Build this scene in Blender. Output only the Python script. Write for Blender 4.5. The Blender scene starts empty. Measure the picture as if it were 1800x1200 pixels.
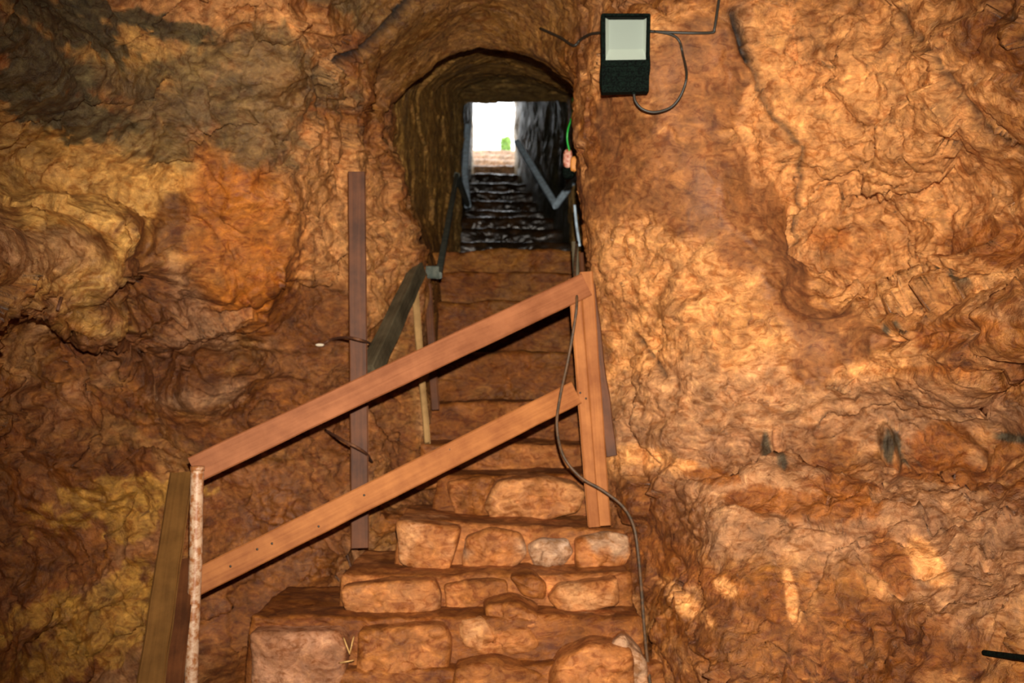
import bpy, bmesh, math, random
import numpy as np
from mathutils import Vector, Matrix

random.seed(7)
C = bpy.context.scene
COL = C.collection

# ------------------------------------------------------------------ camera, world, flash, exposure
EYE = np.array([0.0, 0.0, 1.7])
FPX = 1930.0
PITCH = math.atan(70.0 / FPX)
cam_d = bpy.data.cameras.new('camera')
cam_d.sensor_width = 36.0
cam_d.lens = 36.0 * FPX / 1800.0
cam_d.clip_start = 0.02
cam_d.clip_end = 200
cam_d.dof.use_dof = True          # the photograph is focused a little short of the rock face
cam_d.dof.focus_distance = 2.5
cam_d.dof.aperture_fstop = 5.6
cam = bpy.data.objects.new('camera', cam_d)
COL.objects.link(cam)
cam.location = EYE
cam.rotation_euler = (math.radians(90) + PITCH, 0, 0)
C.camera = cam

C.view_settings.view_transform = 'Standard'
C.view_settings.look = 'None'
C.view_settings.gamma = 1
C.view_settings.exposure = 0.0
C.view_settings.use_curve_mapping = False

w = bpy.data.worlds.new('World')
C.world = w
w.use_nodes = True
bg = w.node_tree.nodes['Background']
bg.inputs[0].default_value = (0.93, 0.97, 1.0, 1)
bg.inputs[1].default_value = 3.6

# the camera's flash: a small lamp just above the lens
fl = bpy.data.lights.new('camera_flash', 'SPOT')
fl.energy = 1300
fl.color = (1.0, 0.92, 0.80)
fl.spot_size = math.radians(74)
fl.spot_blend = 1.0
fl.shadow_soft_size = 0.012
flo = bpy.data.objects.new('camera_flash', fl)
COL.objects.link(flo)
flo.location = EYE + np.array([0.02, 0.0, 0.125])
flo.rotation_euler = (math.radians(90) + PITCH * 0.3, 0, math.radians(-3.5))

# ------------------------------------------------------------------ helpers
cp, sp = math.cos(PITCH), math.sin(PITCH)


def P(px, py, d):
    """point seen at pixel px,py whose world distance in Y is d"""
    u = (px - 900.0) / FPX
    v = (600.0 - py) / FPX
    dy = cp - v * sp
    dz = sp + v * cp
    t = d / dy
    return np.array([u * t, d, EYE[2] + dz * t])


def _hash(ix, iy, iz, seed):
    h = (ix.astype(np.uint32) * np.uint32(374761393) + iy.astype(np.uint32) * np.uint32(668265263)
         + iz.astype(np.uint32) * np.uint32(2147483647) + np.uint32(seed * 144665 + 17))
    h = (h ^ (h >> np.uint32(13))) * np.uint32(1274126177)
    h = (h ^ (h >> np.uint32(15))) * np.uint32(2246822519)
    return h ^ (h >> np.uint32(16))


def perlin(p, seed=0):
    """gradient noise, p (N,3) -> about -1..1"""
    pf = np.floor(p)
    i = pf.astype(np.int64)
    f = (p - pf).astype(np.float32)
    u = f * f * f * (f * (f * 6 - 15) + 10)
    out = np.zeros(len(p), np.float32)
    for dx in (0, 1):
        for dy in (0, 1):
            for dz in (0, 1):
                h = _hash(i[:, 0] + dx, i[:, 1] + dy, i[:, 2] + dz, seed)
                gx = (h & np.uint32(1023)).astype(np.float32) / 511.5 - 1
                gy = ((h >> np.uint32(10)) & np.uint32(1023)).astype(np.float32) / 511.5 - 1
                gz = ((h >> np.uint32(20)) & np.uint32(1023)).astype(np.float32) / 511.5 - 1
                g = gx * (f[:, 0] - dx) + gy * (f[:, 1] - dy) + gz * (f[:, 2] - dz)
                wx = u[:, 0] if dx else 1 - u[:, 0]
                wy = u[:, 1] if dy else 1 - u[:, 1]
                wz = u[:, 2] if dz else 1 - u[:, 2]
                out += wx * wy * wz * g
    return out * 1.45


def cellular(p, seed=0):
    """returns F1, F2"""
    pf = np.floor(p)
    i = pf.astype(np.int64)
    f1 = np.full(len(p), 9.0, np.float32)
    f2 = np.full(len(p), 9.0, np.float32)
    for dx in (-1, 0, 1):
        for dy in (-1, 0, 1):
            for dz in (-1, 0, 1):
                h = _hash(i[:, 0] + dx, i[:, 1] + dy, i[:, 2] + dz, seed)
                cx = pf[:, 0] + dx + (h & np.uint32(1023)) / 1023.0
                cy = pf[:, 1] + dy + ((h >> np.uint32(10)) & np.uint32(1023)) / 1023.0
                cz = pf[:, 2] + dz + ((h >> np.uint32(20)) & np.uint32(1023)) / 1023.0
                d = np.sqrt((p[:, 0] - cx) ** 2 + (p[:, 1] - cy) ** 2 + (p[:, 2] - cz) ** 2).astype(np.float32)
                f2 = np.minimum(f2, np.maximum(f1, d))
                f1 = np.minimum(f1, d)
    return f1, f2


def facet(p, seed=0):
    """angular chipped-rock relief: every cell is a tilted plane"""
    pf = np.floor(p); i = pf.astype(np.int64)
    f1 = np.full(len(p), 9.0, np.float32); out = np.zeros(len(p), np.float32)
    for dx in (-1, 0, 1):
        for dy in (-1, 0, 1):
            for dz in (-1, 0, 1):
                h = _hash(i[:, 0] + dx, i[:, 1] + dy, i[:, 2] + dz, seed)
                q = [p[:, a] - (pf[:, a] + d_ + ((h >> np.uint32(10 * a)) & np.uint32(1023)) / 1023.0) for a, d_ in enumerate((dx, dy, dz))]
                d = np.sqrt(q[0] ** 2 + q[1] ** 2 + q[2] ** 2)
                h2 = _hash(i[:, 0] + dx, i[:, 1] + dy, i[:, 2] + dz, seed + 77)
                g = [((h2 >> np.uint32(10 * a)) & np.uint32(1023)) / 511.5 - 1 for a in range(3)]
                v = g[0] * q[0] + g[1] * q[1] + g[2] * q[2] + 0.35 * (((h2 >> np.uint32(5)) & np.uint32(255)) / 127.5 - 1)
                m = d < f1
                out = np.where(m, v, out); f1 = np.where(m, d, f1)
    return out.astype(np.float32)


def fbm(p, oct=4, seed=0, gain=0.5):
    a, s, o = 1.0, 1.0, 0
    for k in range(oct):
        o = o + a * perlin(p * s, seed + k)
        a *= gain
        s *= 2.03
    return o


def sstep(a, b, x):
    t = np.clip((x - a) / (b - a), 0, 1)
    return t * t * (3 - 2 * t)


def smin(a, b, k):
    h = np.clip(0.5 + 0.5 * (b - a) / k, 0, 1)
    return b * (1 - h) + a * h - k * h * (1 - h)


def smax(a, b, k):
    return -smin(-a, -b, k)


def tag(o, label=None, cat=None, group=None, kind=None):
    if label: o['label'] = label
    if cat: o['category'] = cat
    if group: o['group'] = group
    if kind: o['kind'] = kind
    return o


def empty(name, loc, label, cat, group=None):
    o = bpy.data.objects.new(name, None)
    o.empty_display_size = 0.1
    COL.objects.link(o)
    o.location = [float(v) for v in loc]
    tag(o, label, cat, group)
    return o


def link(name, me, m=None, parent=None, smooth=True):
    o = bpy.data.objects.new(name, me)
    COL.objects.link(o)
    if m is not None:
        me.materials.append(m)
    if parent is not None:
        bpy.context.view_layer.update()
        o.parent = parent
        # geometry is in world space, so cancel the parents' offsets
        off = Vector((0, 0, 0)); q = parent
        while q is not None:
            off += q.location; q = q.parent
        o.location = -off
    if smooth:
        me.polygons.foreach_set('use_smooth', [True] * len(me.polygons))
    me.update()
    return o


def mesh_np(name, V, F):
    """V (N,3), F (M,4) or (M,3)"""
    me = bpy.data.meshes.new(name)
    V = np.asarray(V, np.float32); F = np.asarray(F, np.int32)
    k = F.shape[1]
    me.vertices.add(len(V)); me.vertices.foreach_set('co', V.ravel())
    me.loops.add(F.size); me.loops.foreach_set('vertex_index', F.ravel())
    me.polygons.add(len(F))
    me.polygons.foreach_set('loop_start', np.arange(0, F.size, k, dtype=np.int32))
    me.polygons.foreach_set('loop_total', np.full(len(F), k, np.int32))
    me.update(calc_edges=True)
    me.validate()
    return me


def vnormals(me):
    n = np.empty(len(me.vertices) * 3, np.float32)
    me.vertex_normals.foreach_get('vector', n)
    return n.reshape(-1, 3)


def set_col(me, col):
    a = me.color_attributes.new('albedo', 'FLOAT_COLOR', 'POINT')
    c4 = np.ones((len(col), 4), np.float32); c4[:, :3] = np.clip(col, 0.002, 0.9)
    a.data.foreach_set('color', c4.ravel())


def set_val(me, name, v):
    a = me.attributes.new(name, 'FLOAT', 'POINT')
    a.data.foreach_set('value', np.asarray(v, np.float32))


# ------------------------------------------------------------------ materials
def newmat(name):
    m = bpy.data.materials.new(name); m.use_nodes = True
    nt = m.node_tree
    return m, nt, nt.nodes['Principled BSDF']


def nn(nt, t, **kw):
    n = nt.nodes.new(t)
    for k, v in kw.items():
        if k.startswith('i_'):
            n.inputs[k[2:].replace('_', ' ')].default_value = v
        else:
            setattr(n, k, v)
    return n


def rock_material(name, rough=0.55, spec=0.4, bump=0.5, fine=1.0, colvar=0.5, mott=0.9):
    m, nt, b = newmat(name)
    L = nt.links.new
    at = nn(nt, 'ShaderNodeAttribute', attribute_name='albedo')
    geo = nn(nt, 'ShaderNodeNewGeometry')
    n1 = nn(nt, 'ShaderNodeTexNoise', i_Scale=14.0 * fine, i_Detail=7.0, i_Roughness=0.62, i_Distortion=0.6)
    n2 = nn(nt, 'ShaderNodeTexNoise', i_Scale=55.0 * fine, i_Detail=5.0, i_Roughness=0.6)
    L(geo.outputs['Position'], n1.inputs['Vector']); L(geo.outputs['Position'], n2.inputs['Vector'])
    r1 = nn(nt, 'ShaderNodeMapRange', i_From_Min=0.3, i_From_Max=0.7, i_To_Min=1 - colvar, i_To_Max=1 + colvar)
    L(n1.outputs[0], r1.inputs[0])
    r2 = nn(nt, 'ShaderNodeMapRange', i_From_Min=0.3, i_From_Max=0.7, i_To_Min=1 - colvar * 0.4, i_To_Max=1 + colvar * 0.4)
    L(n2.outputs[0], r2.inputs[0])
    mu = nn(nt, 'ShaderNodeMath', operation='MULTIPLY')
    L(r1.outputs[0], mu.inputs[0]); L(r2.outputs[0], mu.inputs[1])
    vm = nn(nt, 'ShaderNodeVectorMath', operation='SCALE')
    L(at.outputs['Color'], vm.inputs[0]); L(mu.outputs[0], vm.inputs['Scale'])
    n5 = nn(nt, 'ShaderNodeTexNoise', i_Scale=19.0 * fine, i_Detail=9.0, i_Roughness=0.7, i_Distortion=1.2)
    mp5 = nn(nt, 'ShaderNodeMapping'); mp5.inputs['Scale'].default_value = (0.8, 0.8, 1.5); mp5.inputs['Location'].default_value = (3.1, 7.7, 1.3)
    L(geo.outputs['Position'], mp5.inputs['Vector']); L(mp5.outputs[0], n5.inputs['Vector'])
    lo = nn(nt, 'ShaderNodeMapRange', i_From_Min=0.50, i_From_Max=0.40, i_To_Min=0.0, i_To_Max=mott); L(n5.outputs[0], lo.inputs[0])
    hi_ = nn(nt, 'ShaderNodeMapRange', i_From_Min=0.54, i_From_Max=0.64, i_To_Min=0.0, i_To_Max=mott); L(n5.outputs[0], hi_.inputs[0])
    dk = nn(nt, 'ShaderNodeVectorMath', operation='MULTIPLY'); dk.inputs[1].default_value = (0.58, 0.43, 0.25)
    L(vm.outputs[0], dk.inputs[0])
    m1 = nn(nt, 'ShaderNodeMix', data_type='RGBA'); L(lo.outputs[0], m1.inputs[0]); L(vm.outputs[0], m1.inputs[6]); L(dk.outputs[0], m1.inputs[7])
    lt = nn(nt, 'ShaderNodeVectorMath', operation='MULTIPLY'); lt.inputs[1].default_value = (1.45, 1.55, 1.5)
    L(m1.outputs[2], lt.inputs[0])
    m2 = nn(nt, 'ShaderNodeMix', data_type='RGBA'); L(hi_.outputs[0], m2.inputs[0]); L(m1.outputs[2], m2.inputs[6]); L(lt.outputs[0], m2.inputs[7])
    L(m2.outputs[2], b.inputs['Base Color'])
    # roughness: wet film in places
    n3 = nn(nt, 'ShaderNodeTexNoise', i_Scale=5.0, i_Detail=4.0)
    L(geo.outputs['Position'], n3.inputs['Vector'])
    rr = nn(nt, 'ShaderNodeMapRange', i_From_Min=0.35, i_From_Max=0.65, i_To_Min=rough - 0.13, i_To_Max=rough + 0.15)
    L(n3.outputs[0], rr.inputs[0])
    ca = nn(nt, 'ShaderNodeAttribute', attribute_name='calm')
    ra = nn(nt, 'ShaderNodeMath', operation='MULTIPLY_ADD'); ra.inputs[1].default_value = 0.22
    L(ca.outputs['Fac'], ra.inputs[0]); L(rr.outputs[0], ra.inputs[2])
    L(ra.outputs[0], b.inputs['Roughness'])
    b.inputs['Specular IOR Level'].default_value = spec
    # bump
    n4 = nn(nt, 'ShaderNodeTexNoise', i_Scale=26.0 * fine, i_Detail=8.0, i_Roughness=0.66, i_Distortion=0.4)
    L(geo.outputs['Position'], n4.inputs['Vector'])
    bp = nn(nt, 'ShaderNodeBump', i_Strength=bump, i_Distance=0.03)
    L(n4.outputs[0], bp.inputs['Height'])
    ca = nn(nt, 'ShaderNodeAttribute', attribute_name='calm')
    cm = nn(nt, 'ShaderNodeMapRange', i_To_Min=bump, i_To_Max=bump * 0.22); L(ca.outputs['Fac'], cm.inputs[0]); L(cm.outputs[0], bp.inputs['Strength'])
    L(bp.outputs[0], b.inputs['Normal'])
    return m


def wood_material(name, c1, c2, axis_scale=(3, 3, 3), rough=0.7, bump=0.25, spec=0.25, stain=None):
    """uses object-local generated grain running along attribute 'along' """
    m, nt, b = newmat(name)
    L = nt.links.new
    uv = nn(nt, 'ShaderNodeAttribute', attribute_name='grain')
    mp = nn(nt, 'ShaderNodeMapping'); mp.inputs['Scale'].default_value = (2.2, 60, 60)
    L(uv.outputs['Vector'], mp.inputs['Vector'])
    n1 = nn(nt, 'ShaderNodeTexNoise', i_Scale=1.0, i_Detail=5.0, i_Roughness=0.6, i_Distortion=0.8)
    L(mp.outputs[0], n1.inputs['Vector'])
    n2 = nn(nt, 'ShaderNodeTexNoise', i_Scale=6.0, i_Detail=6.0, i_Roughness=0.65)
    L(uv.outputs['Vector'], n2.inputs['Vector'])
    mx = nn(nt, 'ShaderNodeMix', data_type='RGBA')
    mx.inputs[6].default_value = (*c1, 1); mx.inputs[7].default_value = (*c2, 1)
    ad = nn(nt, 'ShaderNodeMath', operation='MULTIPLY_ADD')
    L(n1.outputs[0], ad.inputs[0]); ad.inputs[1].default_value = 1.5
    r2 = nn(nt, 'ShaderNodeMapRange', i_From_Min=0.3, i_From_Max=0.7, i_To_Min=-0.85, i_To_Max=0.25)
    L(n2.outputs[0], r2.inputs[0]); L(r2.outputs[0], ad.inputs[2])
    ad.use_clamp = True
    L(ad.outputs[0], mx.inputs[0])
    L(mx.outputs[2], b.inputs['Base Color'])
    b.inputs['Roughness'].default_value = rough
    b.inputs['Specular IOR Level'].default_value = spec
    bp = nn(nt, 'ShaderNodeBump', i_Strength=bump, i_Distance=0.004)
    L(n1.outputs[0], bp.inputs['Height']); L(bp.outputs[0], b.inputs['Normal'])
    return m


def plain(name, col, rough=0.5, metal=0.0, spec=0.5, var=0.0, scale=30, col2=None, bump=0.0):
    m, nt, b = newmat(name)
    b.inputs['Base Color'].default_value = (*col, 1)
    b.inputs['Roughness'].default_value = rough
    b.inputs['Metallic'].default_value = metal
    b.inputs['Specular IOR Level'].default_value = spec
    L = nt.links.new
    if col2 is not None:
        geo = nn(nt, 'ShaderNodeNewGeometry')
        n = nn(nt, 'ShaderNodeTexNoise', i_Scale=float(scale), i_Detail=6.0, i_Roughness=0.65)
        L(geo.outputs['Position'], n.inputs['Vector'])
        r = nn(nt, 'ShaderNodeMapRange', i_From_Min=0.42, i_From_Max=0.58)
        L(n.outputs[0], r.inputs[0])
        mx = nn(nt, 'ShaderNodeMix', data_type='RGBA')
        mx.inputs[6].default_value = (*col, 1); mx.inputs[7].default_value = (*col2, 1)
        L(r.outputs[0], mx.inputs[0]); L(mx.outputs[2], b.inputs['Base Color'])
        if bump:
            bp = nn(nt, 'ShaderNodeBump', i_Strength=bump, i_Distance=0.003)
            L(n.outputs[0], bp.inputs['Height']); L(bp.outputs[0], b.inputs['Normal'])
    return m


M_ROCK = rock_material('cave_rock', rough=0.52, spec=0.45, bump=0.75, colvar=0.42)
M_STONE = rock_material('step_stone', rough=0.6, spec=0.3, bump=0.45, colvar=0.3)
M_WET = rock_material('wet_step_stone', rough=0.30, spec=0.6, bump=0.12, colvar=0.4)
M_WETWALL = rock_material('wet_tunnel_rock', rough=0.5, spec=0.3, bump=0.6, colvar=0.5)
M_WOOD = wood_material('orange_timber', (0.25, 0.075, 0.017), (0.43, 0.155, 0.040))
M_WOOD_TOP = wood_material('brown_timber', (0.20, 0.060, 0.018), (0.34, 0.118, 0.042))
M_WOOD_DARK = wood_material('damp_brown_timber', (0.06, 0.019, 0.006), (0.15, 0.048, 0.014), rough=0.6)
M_WOOD_GREY = wood_material('mossy_grey_timber', (0.05, 0.038, 0.02), (0.13, 0.10, 0.055), rough=0.6)
M_WOOD_OLIVE = wood_material('muddy_timber', (0.11, 0.047, 0.010), (0.20, 0.088, 0.02), rough=0.65)
M_WOOD_PALE = wood_material('pale_stake_timber', (0.22, 0.12, 0.04), (0.5, 0.29, 0.11), rough=0.7)
M_PIPE = plain('rusty_white_pipe', (0.62, 0.40, 0.25), 0.45, 0.0, 0.5, scale=38, col2=(0.34, 0.12, 0.035), bump=0.3)
M_STEEL = plain('blue_grey_steel', (0.66, 0.84, 1.0), 0.42, 0.0, 0.6, scale=20, col2=(0.45, 0.56, 0.66))
M_STEEL_DARK = plain('dark_green_steel', (0.07, 0.085, 0.07), 0.5, 0.0, 0.5, scale=20, col2=(0.13, 0.14, 0.11))
M_BLACK = plain('black_housing', (0.001, 0.0015, 0.0012), 0.8, 0.0, 0.06, scale=160, col2=(0.004, 0.009, 0.006))
M_CABLE = plain('black_cable_sheath', (0.025, 0.02, 0.013), 0.5)
M_CABLE_MUD = plain('muddy_cable_sheath', (0.05, 0.03, 0.015), 0.6, scale=40, col2=(0.12, 0.055, 0.02))
M_GREEN = plain('green_wire', (0.02, 0.42, 0.05), 0.4)
M_REFLECT = plain('lamp_reflector', (0.42, 0.45, 0.42), 0.55, 0.0, 0.3)
M_REFLECT_LIT = plain('lamp_reflector_lit', (0.66, 0.70, 0.64), 0.5)  # lighter copy of the reflector colour, paints the pan sides as brightly lit
M_PINK = plain('lamp_holder_body', (0.72, 0.40, 0.28), 0.5, scale=60, col2=(0.45, 0.10, 0.05))
M_ORANGE = plain('orange_tape', (0.72, 0.28, 0.06), 0.6)
M_ROOT = plain('brown_root', (0.10, 0.035, 0.015), 0.7, scale=60, col2=(0.16, 0.06, 0.02))
M_PALE = plain('pale_chip', (0.75, 0.62, 0.45), 0.6)
M_STRAW = plain('dry_straw', (0.62, 0.36, 0.12), 0.7)
M_LEAF = plain('green_leaf', (0.16, 0.34, 0.04), 0.6, scale=20, col2=(0.30, 0.45, 0.08))

# thin lamp glass: a clear sheet with a weak surface reflection
M_GLASS, _nt, _b = newmat('lamp_glass')
_t = nn(_nt, 'ShaderNodeBsdfTransparent'); _t.inputs[0].default_value = (0.93, 0.95, 0.93, 1)
_g = nn(_nt, 'ShaderNodeBsdfGlossy'); _g.inputs['Roughness'].default_value = 0.15
_m = nn(_nt, 'ShaderNodeMixShader'); _m.inputs[0].default_value = 0.06
_nt.links.new(_t.outputs[0], _m.inputs[1]); _nt.links.new(_g.outputs[0], _m.inputs[2])
_nt.links.new(_m.outputs[0], _nt.nodes['Material Output'].inputs['Surface'])

# ------------------------------------------------------------------ the cave shell (implicit surface)
ctrl = [  # px, py, distance of the rock face
    (-250, -150, 2.7), (-250, 300, 3.1), (-250, 700, 3.2), (-250, 1300, 3.1),
    (0, 0, 3.4), (0, 300, 3.8), (0, 600, 3.9), (0, 900, 3.9), (0, 1200, 3.8),
    (150, 0, 3.7), (150, 350, 4.15), (150, 600, 4.3), (150, 900, 4.2), (150, 1200, 4.1),
    (300, 0, 3.9), (300, 200, 4.15), (300, 400, 4.45), (300, 600, 4.65), (300, 850, 4.6), (300, 1200, 4.5),
    (400, 100, 4.15), (450, 300, 4.45), (450, 500, 4.75), (450, 700, 4.95), (450, 850, 4.85), (450, 1000, 4.75), (450, 1250, 4.6),
    (560, -50, 4.2), (560, 110, 4.4), (600, 220, 4.75), (600, 450, 5.0), (600, 700, 5.15), (600, 900, 5.05), (600, 1000, 4.95),
    (660, 150, 5.0), (680, 350, 5.3), (700, 550, 5.45), (720, 760, 5.5),
    (700, 60, 4.9), (850, 30, 5.1), (850, -80, 4.6), (990, 40, 4.75), (860, 300, 5.4), (880, 600, 5.2), (880, 900, 5.0), (880, 1200, 4.7),
    (1030, 100, 4.45), (1030, 300, 4.5), (1040, 500, 4.5), (1080, 700, 4.5), (1100, 850, 4.4), (1130, 1000, 4.25), (1150, 1200, 4.05),
    (1100, 90, 4.15), (1150, 300, 4.1), (1200, 500, 4.1), (1250, 700, 4.1), (1180, 780, 4.2), (1250, -50, 3.95), (1050, -60, 4.3),
    (1300, 300, 4.02), (1400, 500, 4.05), (1330, 150, 4.05), (1450, 200, 4.0), (1450, 700, 4.05), (1450, 810, 4.0), (1450, 880, 3.72), (1450, 1050, 3.5), (1450, 1250, 3.25),
    (1250, 820, 4.12), (1250, 900, 3.9), (1250, 1050, 3.75), (1250, 1250, 3.5),
    (1650, 0, 3.6), (1650, 300, 3.85), (1650, 500, 3.85), (1650, 700, 3.85), (1650, 830, 3.8), (1650, 930, 3.5), (1650, 1250, 3.05),
    (1800, -50, 3.2), (1800, 300, 3.55), (1800, 600, 3.6), (1800, 900, 3.4), (1800, 1250, 2.9),
    (2050, -50, 2.6), (2050, 600, 3.0), (2050, 1250, 2.6), (-500, 500, 2.2), (2300, 500, 2.2),
]
cpt = np.array([P(*c) for c in ctrl])


def _tps(r2):
    return r2 * np.log(r2 + 1e-9)


_A = cpt[:, [0, 2]]
_K = _tps(((_A[:, None] - _A[None]) ** 2).sum(-1)) + np.eye(len(_A)) * 0.004
_Pm = np.c_[np.ones(len(_A)), _A]
_S = np.block([[_K, _Pm], [_Pm.T, np.zeros((3, 3))]])
_W = np.linalg.solve(_S, np.r_[cpt[:, 1], np.zeros(3)])


def wall_depth(X, Z):
    sh = X.shape
    q = np.c_[X.ravel(), Z.ravel()]
    o = _W[-3] + q @ _W[-2:]
    for k in range(len(_A)):
        o += _W[k] * _tps(((q - _A[k]) ** 2).sum(1))
    return np.clip(o, 1.2, 5.6).reshape(sh)


# stair line: y -> floor height under the steps
STEPZ = np.array([[0.0, 0.0], [2.2, 0.0], [3.0, 0.10], [3.6, 0.45], [4.0, 0.62], [4.4, 0.88], [4.8, 1.08], [5.2, 1.25], [5.6, 1.42], [6.1, 1.68],
                  [6.6, 1.98], [7.2, 2.35], [9.9, 2.42], [10.4, 2.80]])

H = 0.04
gx = np.arange(-3.0, 3.0, H); gy = np.arange(-0.7, 10.6, H); gz = np.arange(-0.5, 4.95, H)


def field():
    X2, Z2 = np.meshgrid(gx, gz, indexing='ij')
    D = wall_depth(X2, Z2)
    # overhang: the front sheet of rock ends along the diagonal crack above the arch
    a = P(560, 128, 4.5); b = P(745, -10, 4.5)
    ex, ez = b[0] - a[0], b[2] - a[2]; ln = math.hypot(ex, ez)
    side = ((X2 - a[0]) * ez - (Z2 - a[2]) * ex) / ln          # >0 on the lower right
    along = ((X2 - a[0]) * ex + (Z2 - a[2]) * ez) / ln
    D = D - 0.26 * sstep(0.03, -0.03, side) * sstep(0.45, 0.0, -side) * sstep(-0.15, 0.1, along)
    # ledge across the right wall
    zl = P(1400, 838, 3.9)[2]
    D = D - 0.15 * sstep(zl + 0.03, zl - 0.05, Z2 + 0.02 * np.sin(X2 * 6)) * sstep(0.42, 0.7, X2)
    X = gx[:, None, None]; Y = gy[None, :, None]; Z = gz[None, None, :]
    chamber = (Y - D[:, None, :])                              # air in front of the face
    chamber = smax(chamber, (-0.45 - Y) + 0 * X + 0 * Z, 0.3)
    chamber = smax(chamber, (np.abs(X) - (1.5 + 0.36 * np.clip(Y, -1, 3.6))) + 0 * Z, 0.3)
    roof = np.minimum(4.1 - 0.10 * Y, 2.8 + 0.42 * Y)
    chamber = smax(chamber, (Z - roof) + 0 * X, 0.35)
    # stair mound and floor of the chamber
    fz = np.interp(gy, STEPZ[:, 0], STEPZ[:, 1])[None, :, None] - 0.16
    mound = fz - 0.75 * np.clip(-0.72 - X + 0.0 * Y, 0, 0.35) + 0 * Z
    mound = np.where(np.abs(X + 0.2) < 1.6, mound, np.minimum(mound, 0.5))
    chamber = smax(chamber, (mound - Z), 0.12)
    # passage behind the mouth
    t = sstep(5.6, 9.6, Y)
    xr = 0.275 + (Y - 4.5) * 0.075 + 0.045 * np.clip(3.0 - Z, 0, 1)
    hi = sstep(2.1, 2.9, Z)
    xl = -0.43 - 0.02 * (Y - 5.5) - hi * (1 - t) * 0.19
    xl = np.where(Y > 7.4, xl * 1.0, xl)
    cx = (xl + xr) / 2
    hw = (xr - xl) / 2
    sidew = np.abs(X - cx) - hw
    zr = 3.50 + (Y - 5.4) * 0.20
    sh = 0.34 * np.clip((X + 0.08) / 0.55, -1.25, 1.25) ** 2 * (1 - 0.6 * t)
    zr = zr - 0.17 * sstep(5.42, 5.32, Y)
    pas = smax(sidew, (Z - (zr - sh)), 0.06)
    pas = smax(pas, (np.interp(gy, STEPZ[:, 0], STEPZ[:, 1])[None, :, None] - 0.16 - Z), 0.06)
    pas = smax(pas, (Y - 9.95) + 0 * X, 0.1)
    pas = smax(pas, (4.4 - Y) + 0 * X, 0.05)
    F = smin(chamber, pas, 0.04)
    # the narrow tunnel starting at the back
    tun = np.maximum(np.abs(X - 0.03) - 0.51, np.maximum(Z - 4.40, 2.5 - Z)) + 0 * Y
    tun = np.maximum(tun, 9.6 - Y)
    F = smin(F, tun, 0.04)
    return F.astype(np.float32)


def surface_nets(F):
    s = F < 0
    nx, ny, nz = F.shape
    c = np.zeros((nx - 1, ny - 1, nz - 1), np.uint8)
    for i in (0, 1):
        for j in (0, 1):
            for k in (0, 1):
                c += s[i:nx - 1 + i, j:ny - 1 + j, k:nz - 1 + k]
    I = np.argwhere((c > 0) & (c < 8))
    idx = np.full(c.shape, -1, np.int32)
    idx[I[:, 0], I[:, 1], I[:, 2]] = np.arange(len(I))
    acc = np.zeros((len(I), 3)); cnt = np.zeros(len(I))
    for ax in range(3):
        o1, o2 = [a for a in range(3) if a != ax]
        for u in (0, 1):
            for v in (0, 1):
                o = np.zeros(3, int); o[o1] = u; o[o2] = v
                p = I + o; q = p.copy(); q[:, ax] += 1
                fa = F[p[:, 0], p[:, 1], p[:, 2]]; fb = F[q[:, 0], q[:, 1], q[:, 2]]
                m = (fa < 0) != (fb < 0)
                t = np.where(m, fa / np.where(m, fa - fb, 1), 0)
                pt = o[None, :].astype(float).repeat(len(I), 0); pt[:, ax] = t
                acc[m] += pt[m]; cnt[m] += 1
    V = (I + acc / cnt[:, None]) * H + np.array([gx[0], gy[0], gz[0]])
    Q = []
    for ax in range(3):
        o1, o2 = [(1, 2), (2, 0), (0, 1)][ax]
        sl0 = [slice(1, -1)] * 3; sl1 = [slice(1, -1)] * 3
        sl0[ax] = slice(0, -1); sl1[ax] = slice(1, None)
        a = s[tuple(sl0)]; b = s[tuple(sl1)]
        for flip in (0, 1):
            m = (a & ~b) if flip == 0 else (~a & b)
            E = np.argwhere(m) + 1
            E[:, ax] -= 1
            e = np.zeros(3, int)

            def cell(u, v):
                q = E.copy(); q[:, o1] -= u; q[:, o2] -= v
                return idx[q[:, 0], q[:, 1], q[:, 2]]
            quad = np.stack([cell(1, 1), cell(0, 1), cell(0, 0), cell(1, 0)], 1)
            if flip == 0: quad = quad[:, ::-1]
            Q.append(quad)
    Q = np.concatenate(Q)
    Q = Q[(Q >= 0).all(1)]
    return V, Q


V0, Q0 = surface_nets(field())
me0 = mesh_np('shell_base', V0, Q0)
ob0 = bpy.data.objects.new('shell_base', me0); COL.objects.link(ob0)
md = ob0.modifiers.new('s', 'SUBSURF'); md.levels = 2; md.render_levels = 2
dg = bpy.context.evaluated_depsgraph_get()
me1 = bpy.data.meshes.new_from_object(ob0.evaluated_get(dg), depsgraph=dg)
bpy.data.objects.remove(ob0); bpy.data.meshes.remove(me0)
n = len(me1.vertices)
V = np.empty(n * 3, np.float32); me1.vertices.foreach_get('co', V); V = V.reshape(-1, 3)
Fq = np.empty(len(me1.loops), np.int32); me1.loops.foreach_get('vertex_index', Fq); Fq = Fq.reshape(-1, 4)
bpy.data.meshes.remove(me1)
_fn = np.cross(V[Fq[:, 2]] - V[Fq[:, 0]], V[Fq[:, 3]] - V[Fq[:, 1]])
Nn = np.zeros_like(V)
for _k in range(4):
    for _a in range(3):
        Nn[:, _a] += np.bincount(Fq[:, _k], weights=_fn[:, _a], minlength=n).astype(np.float32)
Nn /= np.linalg.norm(Nn, axis=1)[:, None] + 1e-12


def _project(A):
    dx = A[:, 0] - EYE[0]; dyy = A[:, 1] - EYE[1]; dz = A[:, 2] - EYE[2]
    fw = dyy * cp + dz * sp; upv = dz * cp - dyy * sp
    return 900 + FPX * dx / fw, 600 - FPX * upv / fw


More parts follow.
